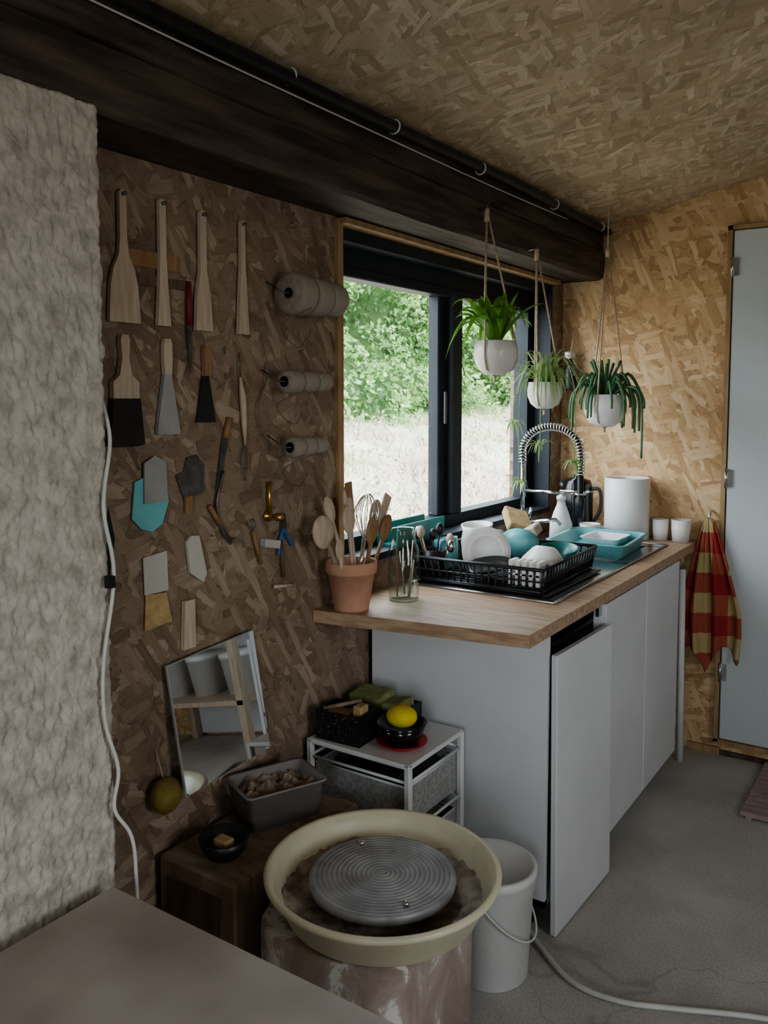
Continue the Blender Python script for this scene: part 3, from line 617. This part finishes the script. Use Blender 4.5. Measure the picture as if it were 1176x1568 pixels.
# ---------------------------------------------------------------- wheel
b=B('pottery_wheel'); M=TR(-.965,1.442,0)
loftrr(b,[(.19,.19,.10,.0),(.19,.19,.10,.40),(.185,.185,.10,.412)],body_m,TR(-.995,1.43,0))
b.lathe([(0,.412),(.19,.412),(.205,.425),(.235,.485),(.243,.492),(.25,.495),(.252,.503),(.247,.509),(.238,.506),(.228,.488),(.2,.435),(.18,.424),(0,.424)],cream_pl,M,72)
vs=[(0,0,.436)];fs=[]; nr,na=20,110
for i in range(1,nr+1):
    for k in range(na):
        a=2*math.pi*k/na; r=.212*i/nr; q=V((r*70*math.cos(a),r*70*math.sin(a),0)); vs.append((r*math.cos(a),r*math.sin(a),.440+.008*noise.noise(q)+.005*noise.noise(q*2.5)+(.016*max(0,i-13)/7)*(1+.5*noise.noise(q*.3))))
for k in range(na): fs.append([0,1+k,1+(k+1)%na])
for i in range(nr-1):
    for k in range(na): a=1+i*na+k; c=1+i*na+(k+1)%na; fs.append([a,a+na,c+na,c])
b.add(vs,fs,clay,M,True)
prof=[(0,.44),(.05,.44),(.05,.465),(.148,.468),(.155,.472),(.157,.482),(.154,.490)]
r=.15
while r>.012: prof+=[(r,.4915),(r-.006,.4915),(r-.0072,.4903),(r-.0085,.4903)]; r-=.0105
prof+=[(0,.4915)]
b.lathe(prof,wheelhead,M,72)
for a in (-.6,2.55): b.lathe([(0,0),(.007,0),(.007,.006),(0,.009)],chrome,M@Matrix.Translation((.125*math.cos(a),.125*math.sin(a),.4915)),12)
b.done()
b=B('wooden_step_box'); b.b2((-1.462,1.265,0),(-1.225,1.72,.46),wood_box,.006); b.box((-1.35,1.264,.23),(.17,.004,.38),wood_dk,None,.001); b.done()
b=B('clay_tub'); M=TR(-1.365,1.56,.461,-24); loftrr(b,[(.062,.092,.012,0),(.072,.103,.015,.088),(.078,.109,.017,.088),(.078,.109,.017,.092),(.068,.1,.014,.09),(.06,.09,.012,.04)],grey_pl,M)
vs=[];fs=[]; g=26
for j in range(g+1):
    for i in range(g+1):
        x=-.064+.128*i/g; y=-.094+.188*j/g; q=V((x*30,y*30,2)); vs.append((x,y,.066+.028*noise.noise(q)+.014*noise.noise(q*2.7)+.008*noise.noise(q*6)))
for j in range(g):
    for i in range(g): k=j*(g+1)+i; fs.append([k,k+1,k+g+2,k+g+1])
b.add(vs,fs,clay_dry,M,False)
b.done()
b=B('black_bowl'); M=TR(-1.335,1.345,.461); cup(b,.035,.058,.045,black_pl,M,.003); b.box((0,0,.03),(.04,.03,.02),sponge,M,.003); b.done()
# ---------------------------------------------------------------- cart
b=B('drawer_cart'); X0,X1,Y0,Y1=-1.462,-1.122,1.80,2.10; zt=.55
b.b2((X0,Y0,zt-.014),(X1,Y1,zt),wire_w,.004)
for x in (X0+.009,X1-.009):
    for y in (Y0+.009,Y1-.009): b.box((x,y,zt/2),(.018,.018,zt-.002),wire_w,None,.003)
for z in (.035,.20,.36,.50):
    for a,c in (((X0,Y0),(X1,Y0)),((X1,Y0),(X1,Y1)),((X1,Y1),(X0,Y1)),((X0,Y1),(X0,Y0))):
        b.tube([(a[0]+.008*(1 if a[0]==X0 else -1),a[1]+.008*(1 if a[1]==Y0 else -1),z),(c[0]+.008*(1 if c[0]==X0 else -1),c[1]+.008*(1 if c[1]==Y0 else -1),z)],.0045,wire_w,6)
hx_,hy_=(X1-X0)/2-.02,(Y1-Y0)/2-.02; cx,cy=(X0+X1)/2,(Y0+Y1)/2
for zb in (.05,.215,.375):
    h_=.105
    b.tube([(cx-hx_,cy-hy_,zb+h_),(cx+hx_,cy-hy_,zb+h_),(cx+hx_,cy+hy_,zb+h_),(cx-hx_,cy+hy_,zb+h_)],.004,wire_w,6,None,True)
    b.box((cx,cy-hy_,zb+h_/2),(2*hx_,.003,h_),drawer_m); b.box((cx,cy+hy_,zb+h_/2),(2*hx_,.003,h_),drawer_m)
    b.box((cx-hx_,cy,zb+h_/2),(.003,2*hy_,h_),drawer_m); b.box((cx+hx_,cy,zb+h_/2),(.003,2*hy_,h_),drawer_m)
    b.box((cx,cy,zb+.002),(2*hx_,2*hy_,.003),drawer_m)
    b.box((cx+.03,cy,zb+.065),(hx_*1.2,hy_*1.5,.11),[black_pl,clay_dry,wood_dk][int(zb*10)%3],None,.02)
b.done()
b=B('speckled_tool_box'); M=TR(-1.37,1.868,.551,3)
for c_,d_ in (((0,0,.003),(.145,.1,.006)),((0,-.048,.042),(.145,.005,.082)),((0,.048,.042),(.145,.005,.082)),((-.07,0,.042),(.005,.1,.082)),((.07,0,.042),(.005,.1,.082))): b.box(c_,d_,black_pl,M)
for i in range(40): b.sphere((R.uniform(-.068,.068),-.0508,R.uniform(.008,.078)),R.uniform(.0008,.002),clay_dry,M,(1,.4,1),6,4)
b.box((-.02,0,.06),(.07,.05,.03),wood_md,M,.004); b.box((.045,0,.075),(.03,.04,.05),sponge,M,.004); b.tube([(-.06,-.03,.08),(.03,.03,.1)],.006,clay_dry,6,M); b.done()
b=B('sponge_box'); M=TR(-1.355,2.02,.551,0)
for c_,d_ in (((0,0,.003),(.2,.12,.006)),((0,-.058,.03),(.2,.004,.06)),((0,.058,.03),(.2,.004,.06)),((-.098,0,.03),(.004,.12,.06)),((.098,0,.03),(.004,.12,.06))): b.box(c_,d_,black_pl,M)
b.box((-.035,0,.06),(.11,.085,.05),green_sp,M,.008,Matrix.Rotation(D2(8),4,'X'),2); b.box((.055,0,.055),(.07,.08,.04),green_sp,M,.006,Matrix.Rotation(D2(-10),4,'Y'),2); b.done()
b=B('red_saucer'); b.lathe([(0,0),(.045,0),(.07,.014),(.07,.018),(.045,.005),(0,.005)],red_m,TR(-1.212,1.905,.551),32); b.done()
b=B('black_sponge_bowl'); M=TR(-1.212,1.905,.557); cup(b,.035,.066,.055,black_glossy,M,.003); cup(b,.04,.07,.03,black_glossy,M@Matrix.Translation((0,0,.03)),.003); b.done()
b=B('yellow_sponge'); b.sphere((-1.212,1.905,.632),.04,yellow,None,(1.1,1,.75)); b.done()
b=B('lidded_bucket'); M=TR(-.95,1.925,0)
b.lathe([(0,0),(.095,0),(.1,.006),(.112,.24),(.118,.245),(.118,.27),(.121,.272),(.121,.292),(.112,.295),(.105,.286),(0,.286)],white_pl,M,40)
b.tube(cr([(.12*math.cos(a),.12*math.sin(a),.25-.13*math.sin(max(0,min(math.pi,a+1.4)))) for a in [-1.4+k*math.pi/8 for k in range(9)]]),.003,wire_w,6,M); b.done()
b=B('work_table'); b.b2((-1.252,-.35,.57),(-.30,.975,.60),table_m,.003)
for x in (-1.2,-.35):
    for y in (-.3,.92): b.box((x,y,.285),(.06,.06,.57),wood_md,None,.003)
b.b2((-1.2,.9,.49),(-.37,.92,.57),wood_md); b.b2((-1.2,-.31,.49),(-.37,-.29,.57),wood_md); b.done()
b=B('garden_hose'); b.tube(cr([(-.93,2.12,.014),(-.86,2.06,.012),(-.74,1.98,.011),(-.62,1.98,.011),(-.5,2.03,.011),(-.3,2.12,.011),(0,2.2,.011),(.4,2.1,.011)]),.007,cord,8); b.done()
b=B('slatted_doormat')
for i in range(12): b.b2((-.57,3.15+i*.042,.006),(.0,3.15+i*.042+.034,.022),mat_m,.002)
for x in (-.54,-.28,-.03): b.b2((x-.01,3.15,0),(x+.01,3.645,.008),mat_m)
b.done()
b=B('checked_tea_towel'); vs=[];fs=[]; nu,nv=40,50
for j in range(nv+1):
    t=j/nv; z=1.0-.58*t; wd=.012+.108*min(1,t*1.5)**.8*(1-.12*max(0,t-.8)/.2); cx=-.81+.025*t
    for i in range(nu+1):
        u=i/nu*2-1; fold=.02*math.cos(u*8+t*1.5)*(.35+.65*t)+.008*math.sin(u*17+2)
        zz=z+t*(-.07+.10*abs(math.sin((u+.25)*2.6)))+(.06*max(0,u)*t)
        vs.append((cx+u*wd,YB-.05+fold,zz))
for j in range(nv):
    for i in range(nu): k=j*(nu+1)+i; fs.append([k,k+1,k+nu+2,k+nu+1])
b.add(vs,fs,towel_m,None,True); ob=b.done()
so=ob.modifiers.new('s','SOLIDIFY'); so.thickness=.004
b=B('towel_hook'); b.tube(cr([(-.81,YB,1.03),(-.81,YB-.03,1.02),(-.81,YB-.055,1.0),(-.81,YB-.05,1.03)]),.004,steel,6); b.done()
b=B('waste_pipe'); b.tube([(-.875,3.52,0),(-.885,3.52,.80)],.014,white_pl,10); b.done()
b=B('storage_shelf'); 
for x in (.35,1.25):
    for y in (3.2,3.62): b.box((x,y,.75),(.05,.04,1.5),wood_lt)
for z in (.3,.7,1.1,1.48): b.b2((.33,3.18,z),(1.27,3.64,z+.025),wood_lt)
b.b2((.10,3.645,.02),(1.3,3.665,1.9),white_paint)
b.done()
for z in (.325,.725,1.125):
    for x in (.52,.8,1.07):
        b=B('plaster_bucket'); b.lathe([(0,0),(.09,0),(.11,.2),(.115,.2),(.115,.23),(0,.235)],white_pl,TR(x,3.4,z),24); b.done()
# ---------------------------------------------------------------- exterior
def gz(x,y):
    d=max(0,-1.9-x); return .55+.20*d+.05*noise.noise(V((x*.8,y*.8,0)))
b=B('grassy_bank'); n=50; vs=[];fs=[]
for j in range(n+1):
    for i in range(n+1):
        x=-1.7-14*i/n; y=-6+30*j/n; vs.append((x,y,gz(x,y)))
for j in range(n):
    for i in range(n): k=j*(n+1)+i; fs.append([k,k+n+1,k+n+2,k+1])
b.add(vs,fs,ground_m,None,True)
for q in range(30000):
    x=-2.2-R.random()**1.3*4.2; y=R.uniform(1.5,16); z=gz(x,y)
    nz_=noise.noise(V((x*1.4,y*1.4,4)))
    if nz_<-.12 and R.random()<.7: continue
    h=R.uniform(.02,.12)*(1+max(0,nz_)); a=R.uniform(0,6.28); w=.005+.004*R.random(); dx,dy=R.uniform(-.09,.09),R.uniform(-.09,.09)
    ca,sa=math.cos(a)*w,math.sin(a)*w
    g2=noise.noise(V((x*1.1,y*1.1,11)))
    mt=grass_g if g2>.18 or (x<-5 and R.random()<.4) else (weed_m if (g2<-.15 and R.random()<.6) else grass_m)
    b.add([(x-ca,y-sa,z-.01),(x+ca,y+sa,z-.01),(x+dx,y+dy,z+h)],[[0,1,2]],mt)
for q in range(6500):
    y=R.uniform(1.8,14); x=-2.4-R.random()*3; 
    if noise.noise(V((x*.9,y*.9,21)))<.08: continue
    z=gz(x,y)+R.uniform(0,.14); s=R.uniform(.012,.03); n_=V((R.uniform(-.3,1),R.uniform(-.8,.8),R.uniform(0,1))).normalized(); u=n_.orthogonal().normalized(); w=n_.cross(u); c=V((x,y,z))
    b.add([c-u*s,c-w*s*.6,c+u*s,c+w*s*.6],[[0,1,2,3]],R.choice((grass_g,leafmats[1],weed_m)))
b.done(False)
b=B('hedge')
def hx(y,z): return -5.6-.55*(z-1.3)*.6+.7*noise.noise(V((y*.55,z*.8,3)))+.35*noise.noise(V((y*1.6,z*1.8,7)))
vs=[];fs=[]; ny_,nz_=60,24
for j in range(nz_+1):
    for i in range(ny_+1):
        y=2+18*i/ny_; z=.9+4.6*j/nz_; vs.append((hx(y,z)-.25,y,z))
for j in range(nz_):
    for i in range(ny_): k=j*(ny_+1)+i; fs.append([k,k+1,k+ny_+2,k+ny_+1])
b.add(vs,fs,hedge_core,None,True)
for q in range(48000):
    y=R.uniform(3,17); z=1.05+R.random()*3.7
    cl=noise.noise(V((y*2.2,z*2.6,9)))
    x=hx(y,z)+R.uniform(-.25,.18)+.3*cl
    if z<1.20+.25*noise.noise(V((y*1.3,2,1))): continue
    s=R.uniform(.025,.06); n_=V((R.uniform(-.3,1),R.uniform(-.8,.8),R.uniform(-.2,1))).normalized(); u=n_.orthogonal().normalized(); 
    u=Matrix.Rotation(R.uniform(0,6.28),3,n_)@u; w=n_.cross(u); c=V((x,y,z))
    b.add([c-u*s,c-w*s*.55+n_*s*.15,c+u*s,c+w*s*.55+n_*s*.15],[[0,1,2,3]],leafmats[R.choice((0,1,1) if cl>0 else (0,2,2,2))])
b.done(False)
# ---------------------------------------------------------------- light
wd=bpy.data.worlds.new('overcast_sky'); bpy.context.scene.world=wd; wd.use_nodes=True; t=wd.node_tree
bg=t.nodes['Background']; tc=N(t,'ShaderNodeTexCoord'); s=N(t,'ShaderNodeSeparateXYZ'); t.links.new(tc.outputs['Generated'],s.inputs[0])
c=ramp(t,math_(t,'ADD',math_(t,'MULTIPLY',s.outputs[2],.5),.5),[(.45,(.33,.36,.36)),(.5,(.87,.94,1)),(1,(.79,.90,1))]); t.links.new(c,bg.inputs[0]); bg.inputs[1].default_value=10.0
def portal(nm,loc,rot,sx,sy):
    l=bpy.data.lights.new(nm,'AREA'); l.shape='RECTANGLE'; l.size=sx; l.size_y=sy; l.cycles.is_portal=True
    o=bpy.data.objects.new(nm,l); o.location=loc; o.rotation_euler=[D2(a) for a in rot]; bpy.context.collection.objects.link(o)
portal('sky_portal_left',(-1.69,2.77,1.5),(0,-90,0),1.05,1.6)
portal('sky_portal_right',(1.73,(RY0+RY1)/2,1.45),(0,90,0),1.1,RY1-RY0)
portal('sky_portal_front',((FX0+FX1)/2,-1.73,(FZ0+2.1)/2),(90,0,0),FX1-FX0,2.1-FZ0)
bpy.context.scene.view_settings.look='AgX - Medium High Contrast'
# ---------------------------------------------------------------- camera
cam=bpy.data.cameras.new('camera'); co=bpy.data.objects.new('camera',cam); bpy.context.collection.objects.link(co)
co.location=(0,0,1.5); co.rotation_euler=(D2(90-4.35),0,D2(33.7))
cam.sensor_fit='VERTICAL'; cam.sensor_height=36; cam.lens=1300/1568*36; cam.shift_y=-77/1568; cam.clip_start=.02
bpy.context.scene.camera=co
